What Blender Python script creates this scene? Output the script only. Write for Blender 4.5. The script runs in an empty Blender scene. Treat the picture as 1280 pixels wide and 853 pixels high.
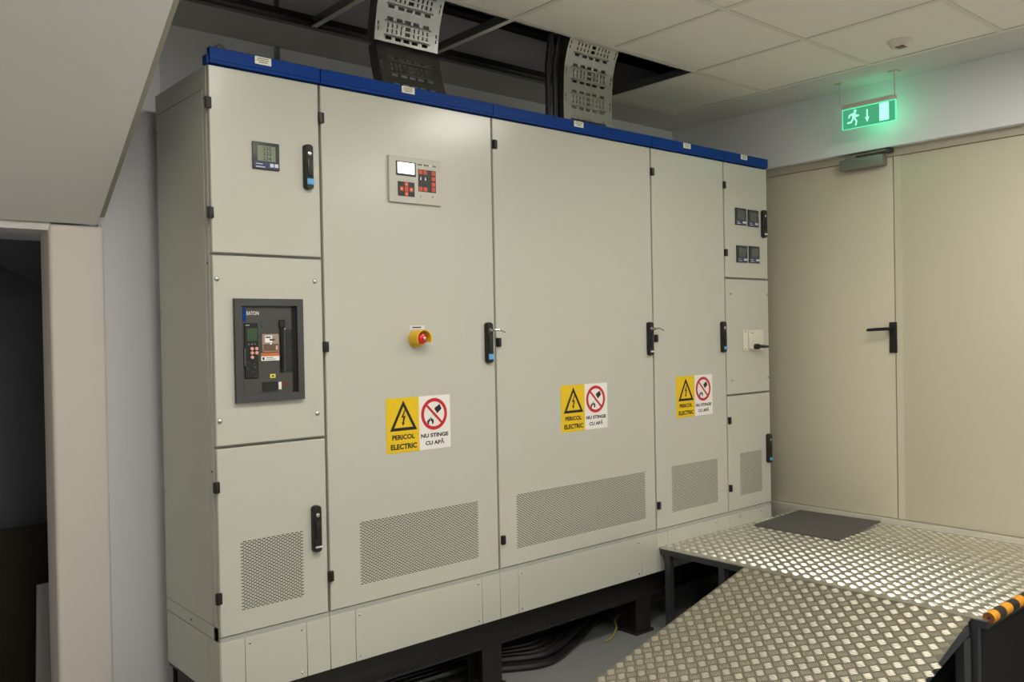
import bpy, bmesh, math, random
from mathutils import Vector, Matrix
R_ = random.Random(7)
SC = bpy.context.scene
COL = SC.collection
PI = math.pi

# ------------------------------------------------------------------ camera, world, exposure
cd = bpy.data.cameras.new('camera'); cam = bpy.data.objects.new('camera', cd); COL.objects.link(cam)
cam.location = (-1.1037, -2.7569, 1.4550)
cam.rotation_euler = (1.56113, 0.018746, -0.710462)
cd.sensor_fit = 'HORIZONTAL'; cd.sensor_width = 36.0
cd.lens = 36.0 * 1089.26 / 1280.0
cd.clip_start = 0.02; cd.clip_end = 60
SC.camera = cam
w = bpy.data.worlds.new('world'); SC.world = w; w.use_nodes = True
w.node_tree.nodes['Background'].inputs[0].default_value = (0.5, 0.55, 0.62, 1)
w.node_tree.nodes['Background'].inputs[1].default_value = 0.02
SC.view_settings.view_transform = 'Standard'; SC.view_settings.look = 'None'
SC.view_settings.gamma = 1.0; SC.view_settings.use_curve_mapping = False
SC.view_settings.exposure = 0.0
LAMP_STRENGTH = 22.0          # radiance of the recessed ceiling luminaires
LAMP_COLOUR = (1.0, 0.955, 0.865, 1)
try:
    SC.cycles.max_bounces = 10; SC.cycles.diffuse_bounces = 6
except Exception: pass

# ------------------------------------------------------------------ materials
def lin(c):
    f = lambda v: v / 12.92 if v <= 0.04045 else ((v + 0.055) / 1.055) ** 2.4
    return tuple(f(v / 255.0) for v in c) + (1.0,)
MATS = {}
def mat(name, rgb, rough=0.5, metal=0.0, bump=0.0, bscale=200.0, vary=0.0, vscale=6.0, emit=None, estr=0.0, spec=0.5, alpha=None, trans=0.0):
    m = bpy.data.materials.new(name); m.use_nodes = True
    nt = m.node_tree; b = nt.nodes['Principled BSDF']
    c = lin(rgb)
    b.inputs['Base Color'].default_value = c
    b.inputs['Roughness'].default_value = rough
    b.inputs['Metallic'].default_value = metal
    b.inputs['Specular IOR Level'].default_value = spec
    if trans: b.inputs['Transmission Weight'].default_value = trans
    if emit is not None:
        b.inputs['Emission Color'].default_value = tuple(emit[:3]) + (1,)
        b.inputs['Emission Strength'].default_value = estr
    if bump or vary:
        tc = nt.nodes.new('ShaderNodeTexCoord')
    if bump:
        n = nt.nodes.new('ShaderNodeTexNoise'); n.inputs['Scale'].default_value = bscale; n.inputs['Detail'].default_value = 2
        bp = nt.nodes.new('ShaderNodeBump'); bp.inputs['Strength'].default_value = bump; bp.inputs['Distance'].default_value = 0.001
        nt.links.new(tc.outputs['Object'], n.inputs['Vector']); nt.links.new(n.outputs['Fac'], bp.inputs['Height'])
        nt.links.new(bp.outputs['Normal'], b.inputs['Normal'])
    if vary:
        n2 = nt.nodes.new('ShaderNodeTexNoise'); n2.inputs['Scale'].default_value = vscale; n2.inputs['Detail'].default_value = 5
        rp = nt.nodes.new('ShaderNodeMix'); rp.data_type = 'RGBA'
        rp.inputs['A'].default_value = tuple(v * (1 - vary) for v in c[:3]) + (1,)
        rp.inputs['B'].default_value = tuple(min(1, v * (1 + vary)) for v in c[:3]) + (1,)
        nt.links.new(tc.outputs['Object'], n2.inputs['Vector']); nt.links.new(n2.outputs['Fac'], rp.inputs['Factor'])
        nt.links.new(rp.outputs['Result'], b.inputs['Base Color'])
    MATS[name] = m
    return m

PAINT   = mat('powder_coat', (188, 188, 178), 0.21, bump=0.09, bscale=260, spec=0.5)
PAINT_S = mat('powder_coat_frame', (164, 166, 160), 0.45, bump=0.1, bscale=300)
BLUE    = mat('blue_paint', (11, 56, 132), 0.42, bump=0.1, bscale=300, spec=0.12)
BLACKP  = mat('black_plastic', (22, 22, 22), 0.38)
BLACKM  = mat('matte_black', (9, 9, 9), 0.8)
CHARC   = mat('charcoal_plastic', (62, 64, 66), 0.5)
DARKFACE= mat('breaker_grey', (66, 65, 62), 0.55)
STEELBLK= mat('black_steel_paint', (27, 26, 24), 0.5, vary=0.2, vscale=9)
STEELGRY= mat('grey_steel_paint', (56, 59, 62), 0.5, vary=0.15, vscale=12)
CHROME  = mat('chrome', (200, 200, 196), 0.22, 1.0)
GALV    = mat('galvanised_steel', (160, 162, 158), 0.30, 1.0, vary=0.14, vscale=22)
GALVDK  = mat('galvanised_darkened', (112, 112, 108), 0.36, 1.0, vary=0.2, vscale=22)  # darkened steel; on the lower tray it carries a painted dark reflection
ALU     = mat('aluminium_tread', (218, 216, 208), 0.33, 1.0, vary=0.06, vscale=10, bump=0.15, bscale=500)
ALURAMP = mat('aluminium_tread_worn_dimmed', (158, 153, 142), 0.46, 1.0, vary=0.08, vscale=10, bump=0.15, bscale=500)  # worn rougher; the dark surroundings it reflects are put into the colour
ALURBAR = mat('aluminium_bar_worn_dimmed', (204, 197, 182), 0.50, 1.0)  # ramp bars, worn and dimmed in colour like their plate
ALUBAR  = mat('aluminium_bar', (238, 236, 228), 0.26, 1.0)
SLABM   = mat('raw_stair_concrete', (150, 146, 132), 0.8, vary=0.08, vscale=8)
WALLW   = mat('wall_white', (236, 234, 228), 0.8)
CLOSETW = mat('closet_wall_dimmed', (116, 116, 124), 0.8)  # darker grey puts the unlit closet's shade into the wall colour
WALL    = mat('wall_paint', (229, 230, 236), 0.75, bump=0.25, bscale=140, vary=0.02, vscale=3)
JAMB    = mat('jamb_paint', (208, 201, 196), 0.6, bump=0.15, bscale=160)
PLASTER = mat('plaster_soffit', (208, 207, 204), 0.8, bump=0.2, bscale=120)
TILE    = mat('mineral_tile', (240, 238, 229), 0.85, bump=0.35, bscale=260, vary=0.02, vscale=14)
RUNNER  = mat('runner_white', (226, 224, 214), 0.45)
CONC    = mat('concrete_soffit', (112, 110, 118), 0.85, vary=0.18, vscale=4)
FLOORM  = mat('floor_paint', (122, 124, 123), 0.5, vary=0.08, vscale=5)
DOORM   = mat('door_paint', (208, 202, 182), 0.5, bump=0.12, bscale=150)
DOORHD  = mat('door_head_shaded', (176, 170, 154), 0.5)  # frame paint darkened; the header's shade is put into the colour
DOORFR  = mat('door_frame_paint', (196, 192, 178), 0.5)
CLOSER  = mat('closer_grey', (138, 140, 132), 0.45, 0.3)
YEL     = mat('sign_yellow', (226, 190, 14), 0.45)
WHITE   = mat('sign_white', (232, 228, 226), 0.45)
INK     = mat('ink_black', (18, 15, 12), 0.55)
REDI    = mat('sign_red', (190, 28, 38), 0.45)
RED     = mat('button_red', (200, 26, 26), 0.28)
YELP    = mat('yellow_plastic', (228, 182, 20), 0.35)
PINKB   = mat('button_salmon', (222, 168, 158), 0.45)
KEYRED  = mat('key_orange_red', (205, 84, 60), 0.5)
PANELW  = mat('controller_face', (188, 187, 178), 0.45)
LABELW  = mat('label_white', (226, 224, 206), 0.5)
TAGBLUE = mat('tag_blue', (92, 168, 222), 0.35)
NAVY    = mat('meter_navy', (52, 62, 104), 0.45)
METERB  = mat('meter_bezel', (48, 51, 58), 0.42)
LCD     = mat('meter_lcd', (128, 138, 118), 0.25)
LCDD    = mat('meter_lcd_off', (84, 88, 82), 0.25)
LCDG    = mat('trip_lcd', (48, 78, 52), 0.3)
LITSCR  = mat('lit_screen', (235, 240, 235), 0.3, emit=(0.95, 1.0, 0.93), estr=1.2)
ORANGEL = mat('label_orange', (196, 108, 56), 0.5)
WINDOWP = mat('clear_cover', (158, 140, 128), 0.12)
MATR    = mat('mat_rubber', (88, 86, 82), 0.9, bump=1.0, bscale=420, vary=0.25, vscale=260)
GRDY    = mat('guard_amber', (236, 160, 22), 0.5)
GRDK    = mat('guard_black', (32, 32, 28), 0.5)
GRDEND  = mat('guard_foam_end', (126, 66, 30), 0.7)
CABLE   = mat('cable_sheath', (24, 24, 25), 0.38)
EARTH   = mat('earth_wire', (140, 132, 62), 0.5)
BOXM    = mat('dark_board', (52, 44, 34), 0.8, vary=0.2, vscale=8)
WBOARD  = mat('white_board', (196, 196, 196), 0.5)
PINKH   = mat('exit_housing', (214, 204, 192), 0.5)
DETW    = mat('detector_white', (222, 216, 206), 0.45)
DETD    = mat('detector_dark', (120, 56, 40), 0.4)
GEDGE   = mat('exit_edge_lit', (120, 230, 180), 0.3, emit=(0.10, 0.95, 0.52), estr=1.0)
GPANEL  = mat('exit_panel_lit', (60, 120, 90), 0.25, emit=(0.06, 0.40, 0.20), estr=0.8)
GPICT   = mat('exit_pictogram_lit', (180, 255, 220), 0.3, emit=(0.32, 1.0, 0.68), estr=1.15)
LAMPM   = mat('lamp_diffuser', (240, 240, 235), 0.5, emit=LAMP_COLOUR, estr=LAMP_STRENGTH)
CREAM   = mat('cream_plastic', (214, 208, 196), 0.4)
WHITEK  = mat('white_key', (206, 210, 216), 0.4)
HINGEM  = mat('hinge_black', (20, 20, 20), 0.4)

# ------------------------------------------------------------------ mesh helpers
class MB:
    """collects shapes (world coordinates) into one mesh; every face carries a material"""
    def __init__(self): self.v = []; self.f = []; self.m = []; self.mats = []; self.sm = []
    def _mi(self, m):
        if m not in self.mats: self.mats.append(m)
        return self.mats.index(m)
    def poly(self, pts, faces, m, smooth=False):
        o = len(self.v); self.v += [tuple(p) for p in pts]; k = self._mi(m)
        for f in faces: self.f.append([o + i for i in f]); self.m.append(k); self.sm.append(smooth)
        return self
    def box(self, x0, x1, y0, y1, z0, z1, m, bev=0.0, seg=2):
        if bev <= 0:
            p = [(x0,y0,z0),(x1,y0,z0),(x1,y1,z0),(x0,y1,z0),(x0,y0,z1),(x1,y0,z1),(x1,y1,z1),(x0,y1,z1)]
            return self.poly(p, [(0,3,2,1),(4,5,6,7),(0,1,5,4),(1,2,6,5),(2,3,7,6),(3,0,4,7)], m)
        bm = bmesh.new(); bmesh.ops.create_cube(bm, size=1)
        for v in bm.verts: v.co = Vector(((x0+x1)/2 + v.co.x*(x1-x0), (y0+y1)/2 + v.co.y*(y1-y0), (z0+z1)/2 + v.co.z*(z1-z0)))
        bmesh.ops.bevel(bm, geom=bm.edges[:], offset=bev, segments=seg, affect='EDGES', profile=0.5)
        self.frombm(bm, m, True); return self
    def frombm(self, bm, m, smooth=False, M=None):
        bm.verts.ensure_lookup_table(); bm.verts.index_update()
        self.poly([(M @ v.co if M else v.co) for v in bm.verts], [[v.index for v in f.verts] for f in bm.faces], m, smooth)
        bm.free()
    def obox(self, a, b, wid, hei, m, up=(0,0,1)):
        """box along a->b with cross-section wid x hei"""
        a = Vector(a); b = Vector(b); d = (b-a).normalized(); s = d.cross(Vector(up)).normalized(); u = s.cross(d)
        p = []
        for q in (a, b):
            for i, j in ((-1,-1),(1,-1),(1,1),(-1,1)): p.append(q + s*(i*wid/2) + u*(j*hei/2))
        return self.poly(p, [(0,1,2,3),(7,6,5,4),(0,4,5,1),(1,5,6,2),(2,6,7,3),(3,7,4,0)], m)
    def tube(self, pts, r, m, n=10, cap=True):
        pts = [Vector(p) for p in pts]; rings = []
        prev = None
        for i, p in enumerate(pts):
            d = (pts[min(i+1, len(pts)-1)] - pts[max(i-1, 0)]).normalized()
            ref = prev if prev is not None else (Vector((0,0,1)) if abs(d.z) < 0.9 else Vector((1,0,0)))
            s = d.cross(ref).normalized(); u = s.cross(d).normalized(); prev = u
            rr = r[i] if isinstance(r, (list, tuple)) else r
            rings.append([p + s*(rr*math.cos(2*PI*k/n)) + u*(rr*math.sin(2*PI*k/n)) for k in range(n)])
        P = [q for rg in rings for q in rg]; F = []
        for i in range(len(pts)-1):
            for k in range(n): F.append((i*n+k, i*n+(k+1)%n, (i+1)*n+(k+1)%n, (i+1)*n+k))
        self.poly(P, F, m, True)
        if cap:
            self.poly(rings[0], [tuple(range(n))[::-1]], m); self.poly(rings[-1], [tuple(range(n))], m)
        return self
    def lathe(self, prof, c, axis, m, n=20, a0=0.0, a1=2*PI):
        """prof [(r, h)] turned about axis ('x','y','z' with sign) through c"""
        c = Vector(c); full = abs(a1-a0-2*PI) < 1e-6; k = n if full else n+1
        ax = {'-y': (Vector((1,0,0)), Vector((0,0,1)), Vector((0,-1,0))), '-x': (Vector((0,-1,0)), Vector((0,0,1)), Vector((-1,0,0))), '-z': (Vector((1,0,0)), Vector((0,-1,0)), Vector((0,0,-1))), 'z': (Vector((1,0,0)), Vector((0,1,0)), Vector((0,0,1)))}[axis]
        P = []; F = []
        for r, h in prof:
            for i in range(k):
                t = a0 + (a1-a0)*i/n
                P.append(c + ax[0]*(r*math.cos(t)) + ax[1]*(r*math.sin(t)) + ax[2]*h)
        for j in range(len(prof)-1):
            for i in range(n if full else n):
                i2 = (i+1) % k
                F.append((j*k+i, j*k+i2, (j+1)*k+i2, (j+1)*k+i))
        return self.poly(P, F, m, True)
    def prism(self, pts2, y0, y1, m, plane='xz'):
        """extrude a 2-D outline: plane xz along y, yz along x"""
        n = len(pts2)
        to = (lambda p, d: (p[0], d, p[1])) if plane == 'xz' else ((lambda p, d: (d, p[0], p[1])) if plane == 'yz' else (lambda p, d: (p[0], p[1], d)))
        P = [to(p, y0) for p in pts2] + [to(p, y1) for p in pts2]
        F = [tuple(range(n)), tuple(range(2*n-1, n-1, -1))] + [(i, n+i, n+(i+1)%n, (i+1)%n) for i in range(n)]
        return self.poly(P, F, m)
    def build(self, name, parent=None, origin=None):
        o0 = Vector(origin) if origin is not None else (Vector(parent['_o']) if parent is not None else Vector((0,0,0)))
        me = bpy.data.meshes.new(name)
        me.from_pydata([tuple(Vector(p) - o0) for p in self.v], [], self.f)
        for m in self.mats: me.materials.append(m)
        me.polygons.foreach_set('material_index', self.m); me.polygons.foreach_set('use_smooth', self.sm)
        bm = bmesh.new(); bm.from_mesh(me); bmesh.ops.recalc_face_normals(bm, faces=bm.faces[:]); bm.to_mesh(me); bm.free()
        if any(self.sm):
            try: me.set_sharp_from_angle(angle=math.radians(40))
            except Exception: pass
        me.update()
        o = bpy.data.objects.new(name, me); COL.objects.link(o)
        if parent is not None:
            o.parent = parent
            d = o0 - Vector(parent['_o']); o.location = d
        else: o.location = o0
        o['_o'] = tuple(o0)
        return o

def thing(name, loc, label, cat, group=None):
    o = bpy.data.objects.new(name, None); o.empty_display_size = 0.1; COL.objects.link(o); o.location = loc
    o['_o'] = tuple(loc); o['label'] = label; o['category'] = cat
    if group: o['group'] = group
    return o
def tag(o, label, cat, group=None):
    o['label'] = label; o['category'] = cat
    if group: o['group'] = group
    return o
def struct(o): o['kind'] = 'structure'; return o
def inst(src, parent, loc):
    """copy sharing mesh data; loc = world position of the copy's origin"""
    c = src.copy(); COL.objects.link(c); c.parent = parent
    c.location = Vector(loc) - (Vector(parent['_o']) if parent is not None else Vector((0,0,0)))
    c['_o'] = tuple(loc)
    return c

_txt = {}
def text_pts(s0, bold=0.042):
    s = s0; key = (s0, bold)
    if key not in _txt:
        cu = bpy.data.curves.new('t', 'FONT'); cu.body = s; cu.resolution_u = 3; cu.offset = bold; cu.fill_mode = 'FRONT'
        ob = bpy.data.objects.new('t', cu); COL.objects.link(ob)
        dg = bpy.context.evaluated_depsgraph_get(); dg.update()
        me = bpy.data.meshes.new_from_object(ob.evaluated_get(dg))
        _txt[key] = ([tuple(v.co) for v in me.vertices], [tuple(p.vertices) for p in me.polygons])
        bpy.data.objects.remove(ob); bpy.data.curves.remove(cu); bpy.data.meshes.remove(me)
    return _txt[key]
def text_on(mb, s, cx, cz, wid, hei, y, m, bold=0.042):
    """flat lettering on a plane facing -y; hei is the height of an unaccented capital"""
    V, F = text_pts(s, bold); H0 = text_pts('E', bold)[0]; hb = max(v[1] for v in H0)
    xs = [v[0] for v in V]; x0, x1 = min(xs), max(xs)
    P = [(cx + ((v[0]-x0)/(x1-x0) - 0.5)*wid, y, cz + (v[1]/hb - 0.5)*hei) for v in V]
    mb.poly(P, F, m)

# ------------------------------------------------------------------ dimensions (metres)
S = [0.0, 0.3955, 1.1786, 2.1730, 2.7609, 3.1615]      # cubicle seams along the front
ZT, ZB, ZP, ZPB, ZR = 2.3405, 0.4825, 0.4650, 0.2763, 2.3926
ZA1, ZA2 = 1.7285, 1.0995
DEP, YW, XW, H = 0.489, 0.85, 3.465, 2.7407            # cubicle depth, back wall, door plane, ceiling
GX, GY = 1.859, -0.0612                                 # ceiling grid lines
PLZ = 0.395

# ------------------------------------------------------------------ room shell
struct(MB().box(-2.6, 3.9, -4.8, 1.5, -0.08, 0.0, FLOORM).build('floor'))
struct(MB().box(-2.6, -0.66, 0.634, YW+0.15, 0.0, 3.45, WALL).box(-0.66, -0.27, 0.634, YW+0.15, 1.845, 3.45, WALL).box(-0.27, 0.062, 0.62, YW+0.15, 0.0, 3.45, WALL).box(0.062, 3.9, YW, YW+0.15, 0.0, 3.45, WALL).build('wall_back'))
struct(MB().box(-2.6, 3.9, -4.9, -4.8, 0.0, 3.45, WALLW).build('wall_front'))
struct(MB().box(-2.7, -2.6, -4.8, YW, 0.0, 3.45, WALLW).build('wall_left'))
ZHD = 2.396
wr = MB(); wr.box(3.405, 3.75, -4.8, YW, ZHD, 3.45, WALL); wr.box(3.43, 3.75, 0.42, YW, 0.0, ZHD, WALL); wr.box(3.43, 3.75, -4.8, -2.35, 0.0, ZHD, WALL)
struct(wr.build('wall_right'))
struct(MB().box(-2.6, 3.9, -4.8, YW, 3.32, 3.45, CONC).build('ceiling_slab'))
# door frame head, side and threshold
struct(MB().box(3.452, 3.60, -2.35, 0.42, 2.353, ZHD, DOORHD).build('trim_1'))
struct(MB().box(3.440, 3.58, -2.35, 0.42, 0.30, 0.421, DOORFR, 0.004).build('trim_2'))

# double steel door: active leaf (handle, closer) and fixed leaf
d1 = struct(MB().box(3.465, 3.525, -0.5705, 0.415, 0.424, 2.352, DOORM, 0.002).build('door_1'))
d2 = struct(MB().box(3.465, 3.525, -2.345, -0.5765, 0.424, 2.352, DOORM, 0.002).box(3.4625, 3.466, -0.612, -0.578, 0.424, 2.352, DOORM).build('door_2'))
hp = MB().box(3.455, 3.4655, -0.584, -0.543, 1.309, 1.473, BLACKP, 0.003).build('handle_plate', d1)
lv = MB(); lv.tube([(3.458,-0.558,1.437),(3.418,-0.558,1.437)], 0.0095, BLACKP, 10)
lv.tube([(3.418,-0.560,1.437),(3.414,-0.545,1.437),(3.414,-0.50,1.4355),(3.415,-0.452,1.433),(3.417,-0.440,1.4325)], [0.009,0.0095,0.0092,0.0088,0.006], BLACKP, 10)
lv.build('door_lever', hp)
cl = MB().box(3.405, 3.465, -0.545, -0.300, 2.308, 2.366, CLOSER, 0.006).build('door_closer', d1)
ca = MB(); ca.box(3.415, 3.455, -0.39, -0.33, 2.366, 2.378, CLOSER); ca.obox((3.43,-0.36,2.382),(3.425,-0.565,2.384), 0.022, 0.008, CLOSER); ca.box(3.415,3.452,-0.585,-0.552,2.372,2.392, CHARC)
ca.build('closer_arm', cl)

# ------------------------------------------------------------------ suspended ceiling
cs = MB()                                               # plasterboard borders and the part over the room's rear
cs.box(-2.6, 0.062, 0.545, 0.62, H, H+0.02, PLASTER); cs.box(0.062, 3.405, 0.545, YW, H, H+0.02, PLASTER); cs.box(GX+1.2+0.004, 3.405, -4.8, 0.545, H, H+0.02, PLASTER)
cs.box(-2.6, -2.345, -4.8, -1.26, H, H+0.02, PLASTER); cs.box(-2.6, -0.55, -1.26, -1.0, H, H+0.02, PLASTER)
ceil = struct(cs.build('ceiling', origin=(0, 0, H)))
tile0 = None
LAMPS = [(-4, 2), (-3, 2), (0, 2), (-5, 5), (-2, 5), (1, 5)]               # grid cells that hold a luminaire, some added as fill light (i along x, j along -y)
for i in range(-7, 2):
    for j in range(-1 if i >= -4 else 2, 7):
        x0, y1 = GX + 0.6*i, GY - 0.6*j
        if j == -1 and i < 1: continue                  # tiles lifted out above the switchgear
        if (i, j) in LAMPS: continue
        c = (x0+0.3, y1-0.3, H+0.0022)
        if tile0 is None:
            tile0 = MB().box(c[0]-0.2935, c[0]+0.2935, c[1]-0.2935, c[1]+0.2935, c[2], c[2]+0.015, TILE, 0.003, 1).build('ceiling_tile', ceil, origin=c)
        else: inst(tile0, ceil, c)
def tee(a, b, m=RUNNER, web=GALV):
    a = Vector(a); b = Vector(b); mb = MB()
    mb.obox(a+Vector((0,0,0.0015)), b+Vector((0,0,0.0015)), 0.024, 0.003, m); mb.obox(a+Vector((0,0,0.021)), b+Vector((0,0,0.021)), 0.004, 0.036, web); mb.obox(a+Vector((0,0,0.0385)), b+Vector((0,0,0.0385)), 0.007, 0.006, web)
    return mb
for i in range(-7, 3):
    x = GX + 0.6*i
    yhi = (GY if i in (-3, 0, -4) else 0.54) if i >= -4 else -1.26
    tee((x, -4.8, H-0.002), (x, yhi, H-0.002)).build('grid_runner', ceil)
for j in range(0, 8):
    tee((-0.541 if j < 2 else -2.341, GY-0.6*j, H-0.0025), (GX+1.2, GY-0.6*j, H-0.0025)).build('grid_runner', ceil)
MB().box(-2.6, GX+1.2, 0.515, 0.547, H-0.004, H+0.045, GALVDK).box(-2.6, GX+1.2, 0.50, 0.517, H+0.012, H+0.016, GALVDK).build('edge_channel', ceil)
MB().box(GX+0.6, GX+1.2, 0.50, 0.547, H-0.005, H-0.002, RUNNER).build('edge_trim', ceil)

def lamp(i, j, label):
    x0, y1 = GX + 0.6*i, GY - 0.6*j
    t = thing('ceiling_light', (x0+0.3, y1-0.3, H), label, 'ceiling light', 'recessed ceiling lights')
    f = MB(); e = 0.008
    for a in ((x0+e, x0+0.03, y1-0.6+e, y1-e), (x0+0.57, x0+0.6-e, y1-0.6+e, y1-e), (x0+0.03, x0+0.57, y1-0.03, y1-e), (x0+0.03, x0+0.57, y1-0.6+e, y1-0.57)):
        f.box(a[0], a[1], a[2], a[3], H+0.003, H+0.06, RUNNER)
    f.box(x0+e, x0+0.6-e, y1-0.6+e, y1-e, H+0.06, H+0.065, RUNNER)
    f.build('light_frame', t)
    MB().box(x0+0.03, x0+0.57, y1-0.57, y1-0.03, H+0.012, H+0.02, LAMPM).build('diffuser', t)
lamp(0, 2, 'square recessed ceiling light beyond the smoke detector, only a corner in view')
lamp(-3, 2, 'square recessed ceiling light over the front of the narrow left cabinet')
lamp(-4, 2, 'added square fill light, out of view just in front of the stair soffit')  # added out of view to brighten the wall strip and jamb
lamp(1, 5, 'added square fill light at the unseen rear of the room, nearest the doors')  # this and the next two: added behind the camera for frontal light
lamp(-2, 5, 'added square fill light in the middle of the unseen rear row')
lamp(-5, 5, 'added square fill light at the unseen rear of the room, nearest the stairs')

# ------------------------------------------------------------------ stair soffit and the closet below it
sl = math.tan(math.radians(35.0))
YA, ZA, XA = 0.50, 1.859, -0.208
def slab(x0, x1, off, th, m, ya=YA, yb=-1.35):
    z = lambda y: ZA + off + (ya_ - y)*sl
    ya_ = YA
    return MB().prism([(ya, z(ya)), (yb, z(yb)), (yb, z(yb)+th), (ya, z(ya)+th)], x0, x1, m, 'yz')
struct(slab(-2.6, XA, 0.0, 0.03, PLASTER).build('stair_soffit'))
struct(slab(-2.6, XA+0.026, 0.031, 0.14, SLABM, ya=YA+0.004).build('stair_slab'))
jm = MB(); jm.box(-0.361, -0.184, YA+0.003, 0.632, 0.0, ZA-0.004, JAMB, 0.014, 4)
struct(jm.build('wall_stair'))
struct(MB().box(-0.187, -0.177, YA+0.06, 0.62, 0.0, ZA+0.01, JAMB).build('trim_4'))
ln = MB(); ln.box(-2.6, -0.352, YA+0.012, 0.634, ZA-0.026, ZA+0.05, PLASTER); ln.box(-2.6, -0.66, YA+0.012, 0.634, 0.0, ZA-0.026, PLASTER)
struct(ln.build('trim_3'))
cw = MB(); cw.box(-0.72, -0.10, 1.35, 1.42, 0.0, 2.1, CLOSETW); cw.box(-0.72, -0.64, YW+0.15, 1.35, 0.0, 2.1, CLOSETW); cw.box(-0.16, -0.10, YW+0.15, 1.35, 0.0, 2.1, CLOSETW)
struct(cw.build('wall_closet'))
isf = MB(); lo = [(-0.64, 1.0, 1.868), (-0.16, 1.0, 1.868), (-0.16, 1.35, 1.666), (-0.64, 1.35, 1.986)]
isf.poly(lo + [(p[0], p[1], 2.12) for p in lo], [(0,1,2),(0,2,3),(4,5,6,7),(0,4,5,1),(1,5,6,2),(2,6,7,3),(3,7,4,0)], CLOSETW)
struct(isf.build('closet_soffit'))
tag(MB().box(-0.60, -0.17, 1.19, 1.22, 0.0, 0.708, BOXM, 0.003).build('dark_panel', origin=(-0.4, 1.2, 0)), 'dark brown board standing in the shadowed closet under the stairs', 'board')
wb = MB(); pts = [(-0.325, 1.035, 0.0), (-0.165, 1.035, 0.0), (-0.165, 1.10, 0.487), (-0.297, 1.10, 0.487)]
nn = Vector((0, 0.014, 0))
wb.poly([Vector(p) for p in pts] + [Vector(p)+nn for p in pts], [(0,1,2,3),(7,6,5,4),(0,4,5,1),(1,5,6,2),(2,6,7,3),(3,7,4,0)], WBOARD)
tag(wb.build('white_panel', origin=(-0.25, 1.04, 0)), 'white board leaning behind the pale closet jamb', 'board')

# ------------------------------------------------------------------ black base frame under the switchgear
bf = thing('base_frame', (1.58, 0.25, 0), 'black welded steel stand carrying the row of cabinets', 'steel stand')
def channel(x0, x1, y0, y1, z0, z1, front):
    mb = MB(); mb.box(x0, x1, y0, y1, z1-0.012, z1, STEELBLK); mb.box(x0, x1, y0, y1, z0, z0+0.010, STEELBLK)
    yw = (y0+0.03, y0+0.038) if front else (y1-0.038, y1-0.03)
    mb.box(x0, x1, yw[0], yw[1], z0+0.010, z1-0.012, STEELBLK)
    return mb
channel(0.0, 3.16, 0.012, 0.09, 0.168, 0.2755, True).build('front_beam', bf)
channel(0.0, 3.16, 0.40, 0.478, 0.168, 0.2755, False).build('rear_beam', bf)
for x in (0.0, 1.09, 2.03, 3.06):
    MB().box(x, x+0.10, 0.09, 0.40, 0.18, 0.27, STEELBLK).build('cross_beam', bf)
    for y in (0.014, 0.376):
        l = MB(); l.box(x, x+0.10, y, y+0.010, 0.012, 0.168, STEELBLK); l.box(x, x+0.10, y+0.09, y+0.10, 0.012, 0.168, STEELBLK); l.box(x+0.045, x+0.055, y+0.010, y+0.09, 0.012, 0.168, STEELBLK)
        l.box(x-0.012, x+0.112, y-0.01, y+0.11, 0.0, 0.012, STEELBLK)
        l.build('leg', bf)

# ------------------------------------------------------------------ switchgear cabinets
GAP = 0.0048
def door_face(mb, x0, x1, z0, z1, hole=None, m=PAINT, th=0.020):
    """sheet-steel door pan, front at y=0, chamfered rim, optional rectangular opening"""
    c = 0.0025
    xs = [x0+c] + ([hole[0], hole[1]] if hole else []) + [x1-c]
    zs = [z0+c] + ([hole[2], hole[3]] if hole else []) + [z1-c]
    P = [(x, 0.0, z) for z in zs for x in xs]; n = len(xs); F = []
    for j in range(len(zs)-1):
        for i in range(n-1):
            if hole and i == 1 and j == 1: continue
            F.append((j*n+i, j*n+i+1, (j+1)*n+i+1, (j+1)*n+i))
    mb.poly(P, F, m)
    lo = [(x0+c,0,z0+c),(x1-c,0,z0+c),(x1-c,0,z1-c),(x0+c,0,z1-c)]
    mi = [(x0,c,z0),(x1,c,z0),(x1,c,z1),(x0,c,z1)]; bk = [(x0,th,z0),(x1,th,z0),(x1,th,z1),(x0,th,z1)]
    mb.poly(lo+mi+bk, [(i, (i+1)%4, 4+(i+1)%4, 4+i) for i in range(4)] + [(4+i, 4+(i+1)%4, 8+(i+1)%4, 8+i) for i in range(4)], m)
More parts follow.
